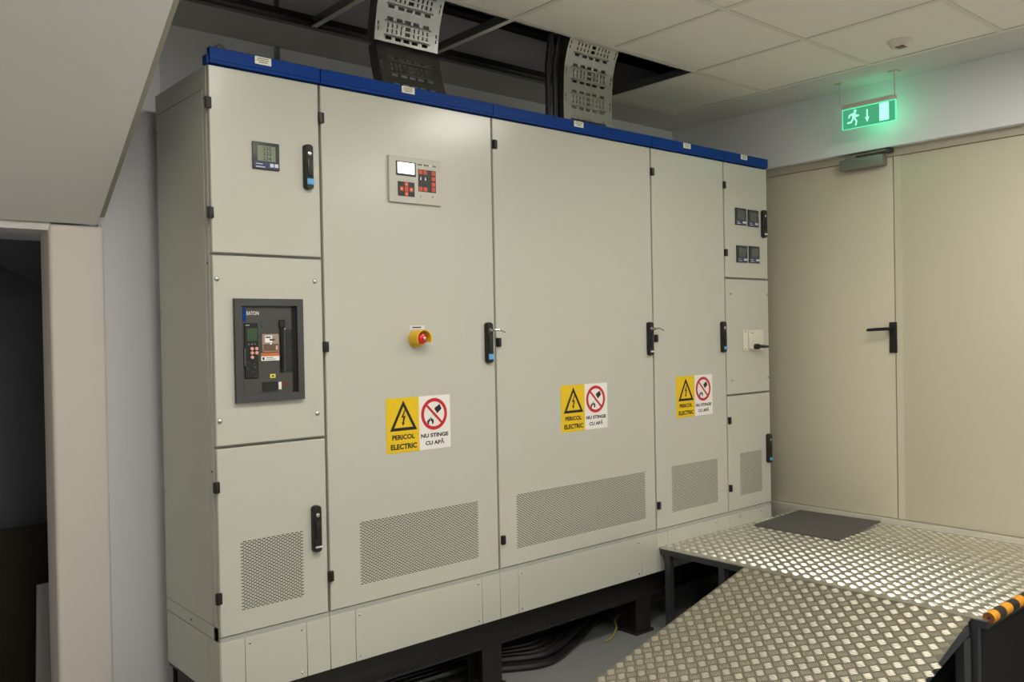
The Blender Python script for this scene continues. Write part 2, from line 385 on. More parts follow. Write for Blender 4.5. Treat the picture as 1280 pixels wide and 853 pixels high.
def grille(x0, x1, z0, z1):
    """perforated sheet: staggered rows of real slots, black sheet behind standing in for the dark inside"""
    mb = MB(); V = []; F = []; FK = []
    rp, sh, pit, sw = 0.0054, 0.0031, 0.0170, 0.0120
    nr = int((z1-z0)/rp); nc = int((x1-x0-0.009)/pit)
    ox = (x1-x0 - (nc*pit + pit/2))/2
    t = 0.0015
    def quad(p): 
        o = len(V); V.extend(p); F.append((o,o+1,o+2,o+3))
    z = z0
    for r in range(nr):
        zs = z0 + (r+0.5)*(z1-z0)/nr
        a, b = zs-sh/2, zs+sh/2
        quad([(x0,0,z),(x1,0,z),(x1,0,a),(x0,0,a)])
        xl = x0
        for k in range(nc):
            xa = x0 + ox + k*pit + (pit/2 if r % 2 else 0) + (pit-sw)/2 - 0.003; xb = xa + sw
            quad([(xl,0,a),(xa,0,a),(xa,0,b),(xl,0,b)]); xl = xb
            quad([(xa,0,a),(xb,0,a),(xb,t,a),(xa,t,a)]); quad([(xa,0,b),(xb,0,b),(xb,t,b),(xa,t,b)])
            quad([(xa,0,a),(xa,0,b),(xa,t,b),(xa,t,a)]); quad([(xb,0,a),(xb,0,b),(xb,t,b),(xb,t,a)])
        quad([(xl,0,a),(x1,0,a),(x1,0,b),(xl,0,b)]); z = b
    quad([(x0,0,z),(x1,0,z),(x1,0,z1),(x0,0,z1)])
    mb.poly(V, F, PAINT)
    mb.poly([(x0,0.006,z0),(x1,0.006,z0),(x1,0.006,z1),(x0,0.006,z1)], [(0,1,2,3)], BLACKM)  # black sheet painting the shade inside the slots
    return mb
def make_door(cab, x0, x1, z0, z1, vent=None, name='door'):
    mb = MB(); door_face(mb, x0, x1, z0, z1, vent)
    d = mb.build(name, cab)
    if vent:
        g = grille(*vent).build('vent_grille', d)
    return d
hinge_src = None
def hinge(cab, x, z, wide=0.021):
    global hinge_src
    loc = (x, 0.0, z)
    if hinge_src is None:
        mb = MB(); mb.box(x-0.0105, x+0.0105, -0.010, 0.004, z-0.0185, z+0.0185, HINGEM, 0.003); mb.tube([(x-0.004,-0.009,z-0.018),(x-0.004,-0.009,z+0.018)], 0.0045, HINGEM, 8)
        hinge_src = mb.build('hinge', cab, origin=loc)
    else: inst(hinge_src, cab, loc)
screw_src = None
def screw(cab, x, z, r=0.0065, y=0.0):
    global screw_src
    if screw_src is None:
        mb = MB(); mb.lathe([(0.0065,0.0),(0.0065,0.0015),(0.0045,0.0035),(0.0015,0.0042),(0.0,0.0042)], (x,y,z), '-y', CHROME, 12)
        screw_src = mb.build('screw', cab, origin=(x,y,z)); screw_src.scale = (1,1,1); o = screw_src
    else: o = inst(screw_src, cab, (x,y,z))
    s = r/0.0065; o.scale = (s, s, s)
def handle(cab, cx, z0, z1, tagm=None, tagh=0.02, key=False, wd=0.0335):
    mb = MB(); n = 8; r = wd/2; zc0, zc1 = z0+r*0.6, z1-r*0.6
    out = [(cx+r*math.cos(PI*k/n), zc1+0.6*r*math.sin(PI*k/n)) for k in range(n+1)] + [(cx-r*math.cos(PI*k/n), zc0-0.6*r*math.sin(PI*k/n)) for k in range(n+1)]
    inn = [(cx+(p[0]-cx)*0.82, (z0+z1)/2+(p[1]-(z0+z1)/2)*0.975) for p in out]; m = len(out)
    P = [(p[0], 0.0, p[1]) for p in out] + [(p[0], -0.014, p[1]) for p in out] + [(p[0], -0.020, p[1]) for p in inn]
    F = [(i, (i+1)%m, m+(i+1)%m, m+i) for i in range(m)] + [(m+i, m+(i+1)%m, 2*m+(i+1)%m, 2*m+i) for i in range(m)] + [tuple(range(2*m, 3*m))]
    mb.poly(P, F, BLACKP)
    mb.box(cx-0.009, cx+0.009, -0.0245, -0.0195, z0+0.045, z1-0.055, BLACKP, 0.002)
    h = mb.build('handle', cab)
    zl = z1 - 0.033
    MB().lathe([(0.0075,0.019),(0.0075,0.0215),(0.006,0.0225),(0.0,0.0225)], (cx,0,zl), '-y', CHROME, 14).build('lock', h)
    if tagm: 
        MB().box(cx-0.011, cx+0.0145, -0.0225, -0.0185, z0+0.016, z0+0.016+tagh, tagm, 0.001).build('tag', h)
    if key:
        k = MB(); k.tube([(cx,-0.022,zl),(cx,-0.040,zl)], 0.0065, CHROME, 10)
        k.tube([(cx,-0.040,zl-0.001),(cx+0.014,-0.044,zl+0.002),(cx+0.034,-0.046,zl-0.001),(cx+0.058,-0.046,zl-0.010)], [0.0055,0.0048,0.004,0.003], CHROME, 8)
        k.build('key', h)
    return h
def plinth(cab, x0, x1, xa, xb):
    for a, b in ((x0+0.001, xa-0.0015), (xb+0.0015, x1-0.001)):
        MB().box(a, b, 0.0, 0.02, ZPB, ZP, PAINT, 0.0012, 1).build('plinth_end', cab)
    p = MB().box(xa, xb, 0.0, 0.02, ZPB, ZP, PAINT, 0.0012, 1).build('plinth_panel', cab)
    for x in (xa+0.016, xb-0.020):
        for z in (ZP-0.022, ZPB+0.018): screw(cab, x, z, 0.0042)
    MB().box(x0+0.002, x1-0.002, 0.022, DEP, ZPB, ZP-0.001, PAINT_S).build('plinth_body', cab)
def carcass(cab, i):
    x0, x1 = S[i], S[i+1]
    mb = MB(); e = 0.0012
    mb.box(x0+e, x1-e, 0.022, DEP, ZP, ZT, PAINT_S)
    mb.box(x0+e, x1-e, 0.0045, 0.022, ZP+0.0005, ZB-0.0025, PAINT_S)
    mb.build('body', cab)
def rail(cab, i, lx):
    x0, x1 = S[i], S[i+1]
    mb = MB(); mb.box(x0+0.0014, x1-0.0014, -0.012, 0.012, ZT+0.010, ZR, BLUE, 0.0015, 1); mb.box(x0+0.0014, x1-0.0014, -0.010, 0.02, ZT+0.001, ZT+0.010, BLUE)
    if i == 0: mb.box(x0-0.006, x0+0.0014, -0.004, 0.03, ZT-0.001, ZT+0.028, BLUE)
    r = mb.build('header_rail', cab)
    lb = MB(); zc = ZT + 0.037; lb.box(lx-0.029, lx+0.029, -0.0135, -0.0118, zc-0.0125, zc+0.0125, LABELW)
    for q, (a, b) in enumerate(((-0.020, 0.021), (-0.022, 0.019), (-0.015, 0.016))):
        z = zc + 0.007 - 0.0062*q; xx = lx + a
        while xx < lx + b:
            ww = R_.uniform(0.002, 0.006); lb.box(xx, min(xx+ww, lx+b), -0.0137, -0.0135, z-0.0014, z+0.0014, INK); xx += ww + 0.0014
    lb.build('name_label', r)
def sign_pair(cab, x0, zt, wd=0.1475, ht=0.2065):
    y = -0.0012; yi = y - 0.0002
    ws = MB().box(x0, x0+wd, y, 0.0, zt-ht, zt, YEL).build('warning_sign', cab); ws['label'] = 'yellow electrical danger sign'
    cx = x0 + wd*0.52; zb, za = zt-0.124, zt-0.010; hw = 0.061
    O = [(cx-hw, zb), (cx+hw, zb), (cx, za)]; t = 0.0115
    def shrink(tri, d):
        c = (sum(p[0] for p in tri)/3, sum(p[1] for p in tri)/3); r = 1 - d*3.05/(za-zb)
        return [(c[0]+(p[0]-c[0])*r, c[1]+(p[1]-c[1])*r) for p in tri]
    I = shrink(O, t)
    mb = MB(); P = [(p[0], yi, p[1]) for p in O+I]; mb.poly(P, [(0,1,4,3),(1,2,5,4),(2,0,3,5)], INK); mb.build('triangle', ws)
    b = MB(); bz = zt - 0.075
    bolt = [(0.006,0.033),(-0.0105,-0.001),(-0.001,0.0015),(-0.0045,-0.020),(-0.0085,-0.0185),(-0.003,-0.033),(0.006,-0.0195),(0.0015,-0.0205),(0.0095,0.0085),(0.0,0.0055),(0.0105,0.0335)]
    tri = [(0,1,10),(1,9,10),(1,2,9),(2,8,9),(2,3,8),(3,7,8),(3,5,7),(3,4,5),(5,6,7)]
    b.poly([(cx+p[0]*1.05, yi, bz+p[1]*0.95) for p in bolt], tri, INK); b.build('lightning_bolt', ws)
    tx = MB(); text_on(tx, 'PERICOL', cx-0.001, zt-0.1475, 0.102, 0.0175, yi, INK); text_on(tx, 'ELECTRIC', cx, zt-0.1830, 0.118, 0.0190, yi, INK); tx.build('lettering', ws)
    x1 = x0 + wd
    ps = MB().box(x1, x1+wd, y, 0.0, zt-ht, zt, WHITE).build('prohibition_sign', cab); ps['label'] = 'white no-water sign with red circle'
    cx, cz, Ro, Ri = x1+0.071, zt-0.0715, 0.0615, 0.0480; n = 40
    mb = MB(); P = []; F = []
    for k in range(n):
        a = 2*PI*k/n; P += [(cx+Ro*math.cos(a), yi, cz+Ro*math.sin(a)), (cx+Ri*math.cos(a), yi, cz+Ri*math.sin(a))]
        k2 = (k+1) % n; F.append((2*k, 2*k2, 2*k2+1, 2*k+1))
    mb.poly(P, F, REDI); h = 0.0048; q = Ri*0.7072+0.001; s = h*0.7072
    ys = yi - 0.0002
    mb.poly([(cx-q-s,ys,cz+q-s),(cx-q+s,ys,cz+q+s),(cx+q+s,ys,cz-q+s),(cx+q-s,ys,cz-q-s)], [(0,1,2,3)], REDI); mb.build('prohibition_ring', ps)
    mb = MB(); bx, bz = cx+0.019, cz+0.019
    mb.poly([(bx-0.0165,yi,bz+0.0045),(bx+0.0075,yi,bz+0.0180),(bx+0.0165,yi,bz-0.0010),(bx-0.0020,yi,bz-0.0155)], [(0,1,2,3)], INK)
    mb.poly([(bx-0.0165,yi,bz+0.0045),(bx-0.0180,yi,bz+0.0005),(bx-0.0035,yi,bz-0.0185),(bx-0.002,yi,bz-0.0155)], [(0,1,2,3)], INK)
    for dx, dz in ((-0.020,-0.016),(-0.013,-0.021),(-0.024,-0.008)):
        mb.poly([(bx+dx,yi,bz+dz),(bx+dx+0.002,yi,bz+dz+0.001),(bx+dx-0.003,yi,bz+dz-0.009),(bx+dx-0.005,yi,bz+dz-0.009)], [(0,1,2,3)], INK)
    mb.build('bucket', ps)
    mb = MB(); fx, fz = cx-0.018, cz-0.024
    fl = [(-0.010,-0.012),(-0.0135,-0.003),(-0.010,0.002),(-0.0085,-0.001),(-0.005,0.008),(-0.002,0.002),(0.002,0.012),(0.005,0.003),(0.009,0.006),(0.0125,-0.003),(0.010,-0.012)]
    inr = [(-0.005,-0.011),(-0.006,-0.006),(-0.0045,-0.003),(-0.004,-0.005),(-0.002,0.000),(-0.0008,-0.004),(0.001,0.003),(0.0025,-0.003),(0.004,-0.002),(0.0055,-0.006),(0.005,-0.011)]
    P = [(fx+1.25*p[0],yi,fz+1.25*p[1]) for p in fl] + [(fx+1.25*p[0],yi,fz+1.25*p[1]) for p in inr]
    mb.poly(P, [(i,i+1,12+i,11+i) for i in range(10)], INK); mb.build('flame', ps)
    tx = MB(); text_on(tx, 'NU STINGE', cx+0.001, zt-0.1525, 0.130, 0.0145, yi, INK); text_on(tx, 'CU AP\u0102', cx+0.001, zt-0.1815, 0.089, 0.0145, yi, INK); tx.build('lettering', ps)
def meter(cab, x0, z0, wd=0.096, ht=0.092, digits=True):
    mb = MB(); mb.box(x0, x0+wd, -0.008, 0.0, z0, z0+ht, METERB, 0.002)
    mt = mb.build('meter', cab)
    y = -0.0085
    MB().box(x0+0.016, x0+wd-0.015, y, -0.0078, z0+0.028, z0+ht-0.012, LCD if digits else LCDD).build('screen', mt)
    if digits:
        tx = MB()
        for q, s in enumerate(('235', '233', '234')): text_on(tx, s, x0+0.050, z0+0.070-0.0165*q, 0.030, 0.012, y-0.0002, CHARC, 0.02)
        tx.build('digits', mt)
    MB().box(x0+0.004, x0+wd-0.004, y, -0.0078, z0+0.004, z0+0.024, NAVY).box(x0+0.010, x0+0.042, y-0.0003, y, z0+0.006, z0+0.009, WHITEK).box(x0+0.010, x0+0.034, y-0.0003, y, z0+0.0165, z0+0.0185, WHITEK).build('lower_band', mt)
    for dx in (0.059, 0.0755): MB().box(x0+dx, x0+dx+0.0135, -0.0105, y, z0+0.009, z0+0.021, WHITEK, 0.001, 1).build('button', mt)

CABS = [
 ('narrow cabinet at the near end with the black circuit breaker window and one meter', ),
 ('wide cabinet with the keypad controller and red emergency stop button', ),
 ('widest plain cabinet in the middle with only a sign pair and handle', ),
 ('medium plain cabinet between the widest one and the four-meter cabinet', ),
 ('narrow cabinet at the door end with four small meters in a square', )]
cab = []
LX = [0.183, 0.763, 1.672, 2.441, 2.932]
PL = [(0.083, 0.305), (0.499, 1.083), (1.280, 2.059), (2.262, 2.672), (2.845, 3.078)]
for i in range(5):
    c = thing('switchgear_cabinet', (S[i], 0.0, ZPB), CABS[i][0], 'cabinet', 'row of switchgear cabinets'); cab.append(c)
    carcass(c, i); plinth(c, S[i], S[i+1], *PL[i]); rail(c, i, LX[i])
C1, C2, C3, C4, C5 = cab
# --- cabinet 1
x0, x1 = S[0]+0.001, S[1]-GAP
make_door(C1, x0, x1, ZA1+0.004, ZT-0.004)
make_door(C1, x0, x1, ZA2+0.004, ZA1-0.005, name='breaker_panel')
make_door(C1, x0, x1, ZB, ZA2-0.005, (0.069, 0.309, 0.556, 0.784))
for z in (2.213, 1.860, 0.972, 0.612): hinge(C1, S[0]-0.004, z)
for x in (0.0135, 0.363):
    for z in (1.647, 1.185): screw(C1, x, z, 0.0085)
# side sheet with frame edges
sp = MB(); sp.box(-0.0035, 0.0015, 0.048, DEP-0.012, ZB+0.03, ZT-0.075, PAINT, 0.001, 1)
side = sp.build('side_panel', C1)
MB().box(-0.002, 0.0015, 0.022, DEP, ZT-0.072, ZT-0.002, PAINT).box(-0.002, 0.0015, 0.022, 0.046, ZP+0.002, ZT-0.072, PAINT).box(-0.0018, 0.0015, DEP-0.011, DEP, ZP+0.002, ZT-0.072, PAINT).box(-0.002,0.0015,0.022,DEP,ZP+0.002,ZB+0.028,PAINT).build('side_frame', C1)
MB().box(-0.002, 0.0015, 0.004, 0.098, ZPB, ZP-0.001, PAINT).box(-0.002, 0.0015, 0.100, DEP, ZPB, ZP-0.001, PAINT).build('plinth_side', C1)
for y, z in ((0.034, 2.235), (0.034, 1.70), (0.034, 1.02), (0.034, ZP+0.02), (0.47, 2.2), (0.47, 1.55), (0.47, 0.9), (0.25, ZP+0.02)):
    MB().lathe([(0.004,0.002),(0.004,0.0035),(0.0,0.0045)], (0.0, y, z), '-x', CHARC, 8).build('side_screw', C1)
meter(C1, 0.1425, 2.017, 0.095, 0.091)
handle(C1, 0.3435, 1.964, 2.121, TAGBLUE, 0.021)
handle(C1, 0.3465, 0.703, 0.866, WHITEK, 0.006)
# air circuit breaker behind its bezel
bz = MB(); X0, X1, Z0, Z1 = 0.0655, 0.309, 1.240, 1.5835
xi0, xi1, zi0, zi1 = 0.090, 0.2865, 1.266, 1.560
for a in ((X0, xi0, Z0, Z1), (xi1, X1, Z0, Z1), (xi0, xi1, zi1, Z1), (xi0, xi1, Z0, zi0)): bz.box(a[0], a[1], -0.016, 0.0, a[2], a[3], CHARC)
br = bz.build('circuit_breaker', C1); br['label'] = 'charcoal breaker bezel'
YF = -0.004
MB().box(xi0, xi1, YF, -0.001, zi0, zi1, DARKFACE).box(xi1-0.016, xi1, YF-0.002, YF, zi0, zi1, BLACKM).box(xi0, xi0+0.003, YF-0.008, YF, zi0, zi1, BLACKM).build('breaker_face', br)
lg = MB(); lg.box(0.0955, 0.1075, YF-0.001, YF, 1.508, 1.553, BLUE); text_on(lg, 'EATON', 0.131, 1.5355, 0.043, 0.0118, YF-0.0012, WHITE, 0.012); lg.build('maker_plate', br)
tu = MB(); tu.box(0.100, 0.147, YF-0.005, YF, 1.320, 1.503, BLACKP, 0.001, 1); tu.box(0.1085, 0.143, YF-0.0056, YF-0.005, 1.444, 1.4855, LCDG)
tu.box(0.103, 0.117, YF-0.0054, YF-0.005, 1.4945, 1.4965, WHITEK)
for k in range(3): tu.box(0.112+0.011*k, 0.1145+0.011*k, YF-0.0056, YF-0.005, 1.4315, 1.434, WHITEK)
for q in ((0.104, 1.372, 0.012, 0.002), (0.126, 1.366, 0.010, 0.002), (0.120, 1.340, 0.016, 0.002), (0.131, 1.324, 0.013, 0.0025), (0.106, 1.350, 0.004, 0.006), (0.130, 1.352, 0.008, 0.008)):
    tu.box(q[0], q[0]+q[2], YF-0.0055, YF-0.005, q[1], q[1]+q[3], CHARC)
tu.box(0.096, 0.102, YF-0.006, YF, 1.360, 1.42, CHARC)
tu.build('trip_unit', br)
for x, z in ((0.1235, 1.4175), (0.1395, 1.4175), (0.1235, 1.4035), (0.1395, 1.4035), (0.1235, 1.3890)):
    MB().lathe([(0.0058,0.005),(0.0058,0.0085),(0.0045,0.010),(0.0,0.010)], (x, YF, z), '-y', PINKB, 12).build('trip_button', br)
pw = MB(); pw.box(0.160, 0.2215, YF-0.006, YF, 1.404, 1.4655, WINDOWP, 0.002, 1); pw.box(0.170, 0.196, YF-0.0065, YF-0.006, 1.437, 1.4605, WHITE); pw.box(0.172, 0.190, YF-0.0068, YF-0.0065, 1.452, 1.457, CHARC); pw.box(0.186, 0.205, YF-0.0068, YF-0.006, 1.443, 1.449, CHARC)
pw.box(0.164, 0.217, YF-0.0065, YF-0.006, 1.409, 1.432, mat('window_brown', (104, 84, 66), 0.2)); pw.box(0.187, 0.193, YF-0.0068, YF-0.0065, 1.430, 1.436, WHITE); pw.box(0.208, 0.2145, YF-0.0068, YF-0.006, 1.412, 1.426, PINKB)
pw.build('push_window', br)
MB().box(0.158, 0.2225, YF-0.001, YF, 1.391, 1.4035, ORANGEL).box(0.158, 0.2225, YF-0.001, YF, 1.376, 1.391, WHITE).box(0.162, 0.169, YF-0.0012, YF-0.001, 1.379, 1.388, INK).box(0.175, 0.200, YF-0.0012, YF-0.001, 1.385, 1.387, CHARC).box(0.175, 0.210, YF-0.0012, YF-0.001, 1.380, 1.3815, CHARC).build('instruction_label', br)
lvm = MB(); lvm.box(0.2245, 0.2400, YF-0.003, YF, 1.333, 1.512, BLACKP, 0.002, 1); lvm.box(0.2215, 0.2435, YF-0.010, YF-0.003, 1.486, 1.513, BLACKP, 0.003, 1); lvm.box(0.2275, 0.2365, YF-0.008, YF-0.003, 1.345, 1.490, BLACKM, 0.002, 1); lvm.box(0.238, 0.242, YF-0.0108, YF-0.010, 1.480, 1.484, WHITEK)
lvm.build('charging_lever', br)
MB().lathe([(0.0185,0.0),(0.0185,0.0012),(0.0165,0.0012),(0.0165,0.0004),(0.006,0.0004),(0.0,0.0004)], (0.178, YF, 1.499), '-y', CHARC, 24).build('key_cover', br)
st = MB(); z = 1.474
st.box(0.2455, 0.2700, YF-0.0004, YF, 1.334, 1.480, BLACKP)
while z > 1.342:
    x = 0.2475
    while x < 0.266:
        ww = R_.uniform(0.002, 0.006); st.box(x, min(x+ww, 0.268), YF-0.0007, YF-0.0004, z, z+0.0016, CHARC); x += ww+0.0016
    z -= 0.0052 if R_.random() > 0.2 else 0.010
st.build('rating_plate', br)
MB().box(0.188, 0.207, YF-0.0015, YF, 1.3175, 1.3305, mat('tag_yellow', (226, 216, 70), 0.5)).box(0.193, 0.202, YF-0.0018, YF-0.0015, 1.321, 1.327, CHARC).build('state_flag', br)
MB().box(0.158, 0.2135, YF-0.002, YF, 1.272, 1.305, BLACKP, 0.001, 1).box(0.2165, 0.2275, YF-0.004, YF, 1.277, 1.303, WHITE, 0.001, 1).box(0.2285, 0.256, YF-0.001, YF, 1.289, 1.301, mat('flag_brown', (92, 44, 34), 0.5)).build('position_window', br)

# --- cabinet 2
make_door(C2, S[1]+GAP, S[2]-GAP, ZB, ZT-0.004, (0.518, 1.081, 0.549, 0.778))
for x, z in ((S[1]+0.004, 2.222), (S[1]+0.004, 1.417), (S[1]+0.005, 0.606)): hinge(C2, x, z)
handle(C2, 1.1365, 1.332, 1.499, TAGBLUE, 0.021, True)
ct = MB().box(0.671, 0.9085, -0.012, 0.0, 1.951, 2.1245, PANELW, 0.002, 1).build('controller', C2); ct['label'] = 'pale grey controller with keypad'
yc = -0.0125
MB().box(0.701, 0.791, yc, -0.0118, 2.052, 2.106, BLACKP).build('screen_frame', ct)
MB().box(0.7085, 0.7845, yc-0.0005, yc, 2.0605, 2.1025, LITSCR).build('screen', ct)
MB().box(0.708, 0.7835, yc, -0.0118, 1.9755, 2.030, BLACKP).build('navigation_pad', ct)
for k, (x, z) in enumerate(((0.746, 2.0205), (0.746, 2.0025), (0.746, 1.9845), (0.7245, 2.0025), (0.7675, 2.0025))):
    b = MB(); b.box(x-0.0082, x+0.0082, yc-0.002, yc, z-0.0085, z+0.0085, KEYRED, 0.001, 1)
    if k != 1: b.box(x-0.0022, x+0.0022, yc-0.0023, yc-0.002, z-0.0022, z+0.0022, WHITE)
    b.build('arrow_key', ct)
MB().box(0.801, 0.8835, yc, -0.0118, 1.9995, 2.0845, BLACKP).box(0.817, 0.820, yc-0.0003, yc, 2.032, 2.038, CHARC).box(0.838, 0.841, yc-0.0003, yc, 2.032, 2.038, CHARC).build('keypad', ct)
for x, z in ((0.8115, 2.0740), (0.8325, 2.0740), (0.8715, 2.0735), (0.8715, 2.0525), (0.8710, 2.0310), (0.8710, 2.0115), (0.8115, 2.0095), (0.8330, 2.0095)):
    MB().box(x-0.0088, x+0.0088, yc-0.002, yc, z-0.0082, z+0.0082, KEYRED, 0.001, 1).build('key', ct)
for x in (0.8125, 0.8340):
    MB().poly([(x-0.0028,yc-0.001,2.044),(x+0.0028,yc-0.001,2.044),(x+0.0012,yc-0.001,2.056),(x-0.0012,yc-0.001,2.056)], [(0,1,2,3)], WHITE).build('pilot_lamp', ct)
tl = MB(); x = 0.800
while x < 0.882:
    ww = R_.uniform(0.003, 0.008); tl.box(x, min(x+ww, 0.884), yc-0.0002, -0.0118, 2.099, 2.1045, CHARC if R_.random() > 0.35 else WHITE); x += ww+0.002
tl.poly([(0.808,yc,1.979),(0.814,yc,1.979),(0.811,yc,1.987)], [(0,1,2)], CHARC); tl.lathe([(0.003,0.0),(0.0,0.0)], (0.8665, yc, 1.983), '-y', CHARC, 10)
tl.build('printed_legend', ct)
# emergency stop with its guard collar
ex, ez = 0.783, 1.4385
es = MB(); es.lathe([(0.0,0.0),(0.034,0.0),(0.034,0.010),(0.024,0.012),(0.0,0.012)], (ex, 0, ez), '-y', YELP, 28)
a0, a1 = -0.14*PI, 1.18*PI
es.lathe([(0.034,0.010),(0.034,0.060),(0.0305,0.0605),(0.0295,0.059),(0.0295,0.011)], (ex, 0, ez), '-y', YELP, 24, a0, a1)
for a in (a0, a1):
    p = lambda r, h: (ex + r*math.cos(a), -h, ez + r*math.sin(a))
    es.poly([p(0.034,0.010), p(0.034,0.060), p(0.0295,0.060), p(0.0295,0.010)], [(0,1,2,3)], YELP)
eo = es.build('emergency_stop', C2); eo['label'] = 'yellow emergency stop collar'
MB().lathe([(0.011,0.012),(0.011,0.030),(0.0205,0.034),(0.0215,0.041),(0.0185,0.049),(0.010,0.053),(0.0,0.054)], (ex, 0, ez), '-y', RED, 24).build('stop_button', eo)
MB().lathe([(0.0065,0.052),(0.0065,0.0575),(0.004,0.0585),(0.0,0.0585)], (ex+0.003, 0, ez-0.001), '-y', CHROME, 12).build('key_lock', eo)
lb = MB(); lb.box(0.757, 0.826, -0.0012, 0.0, 1.4735, 1.4885, WHITEK); lb.box(0.768, 0.808, -0.0014, -0.0012, 1.479, 1.484, CHARC)
lb.build('button_label', C2)
sign_pair(C2, 0.6435, 1.2175)
# --- cabinet 3
make_door(C3, S[2]+GAP, S[3]-GAP, ZB, ZT-0.004, (1.273, 2.102, 0.549, 0.776))
for x, z in ((S[2]+0.012, 2.229), (S[2]+0.014, 1.416), (S[2]+0.018, 0.599)): hinge(C3, x, z)
handle(C3, 2.138, 1.332, 1.494, WHITEK, 0.007, True)
sign_pair(C3, 1.5425, 1.2175)
# --- cabinet 4
make_door(C4, S[3]+GAP, S[4]-GAP, ZB, ZT-0.004, (2.290, 2.678, 0.549, 0.777))
for x, z in ((S[3]+0.008, 2.222), (S[3]+0.016, 1.414), (S[3]+0.016, 0.599)): hinge(C4, x, z)
handle(C4, 2.727, 1.330, 1.493, TAGBLUE, 0.015)
sign_pair(C4, 2.3375, 1.2195)
# --- cabinet 5
x0, x1 = S[4]+GAP, S[5]-0.001
make_door(C5, x0, x1, ZA1-0.004+0.003, ZT-0.004)
make_door(C5, x0, x1, ZA2+0.004, ZA1-0.010, name='switch_panel')
make_door(C5, x0, x1, ZB, ZA2-0.005, (2.863, 3.086, 0.554, 0.782))
for x, z in ((S[4]+0.002, 2.214), (S[4]+0.008, 1.857), (S[4]+0.016, 0.966), (S[4]+0.016, 0.606)): hinge(C5, x, z)
for x in (2.808, 3.146):
    for z in (1.640, 1.180): screw(C5, x, z, 0.0065)
for x, z in ((2.857, 2.0115), (2.973, 2.0095), (2.863, 1.8105), (2.978, 1.8120)): meter(C5, x, z, 0.096, 0.0905, False)
handle(C5, 3.118, 1.953, 2.108, WHITEK, 0.009, wd=0.037)
handle(C5, 3.134, 0.703, 0.865, TAGBLUE, 0.014, wd=0.036)
sw = MB().box(2.912, 3.103, -0.006, 0.0, 1.331, 1.446, CREAM, 0.002, 1).box(2.952, 3.03, -0.016, -0.006, 1.338, 1.440, CREAM, 0.003, 1).box(2.922, 2.938, -0.0063, -0.006, 1.434, 1.438, CHARC).box(2.968, 2.992, -0.0165, -0.016, 1.427, 1.430, CHARC).box(2.922, 2.929, -0.0066, -0.006, 1.340, 1.346, BLACKP).box(2.960, 2.964, -0.0166, -0.016, 1.331+0.004, 1.345, BLACKP).build('load_switch', C5)
rl = MB(); rl.tube([(3.004,-0.012,1.354),(3.004,-0.040,1.354)], 0.015, BLACKP, 14); rl.tube([(2.990,-0.045,1.3555),(3.02,-0.048,1.3545),(3.075,-0.050,1.352)], [0.0105,0.0095,0.007], BLACKP, 10)
rl.build('rotary_lever', sw)

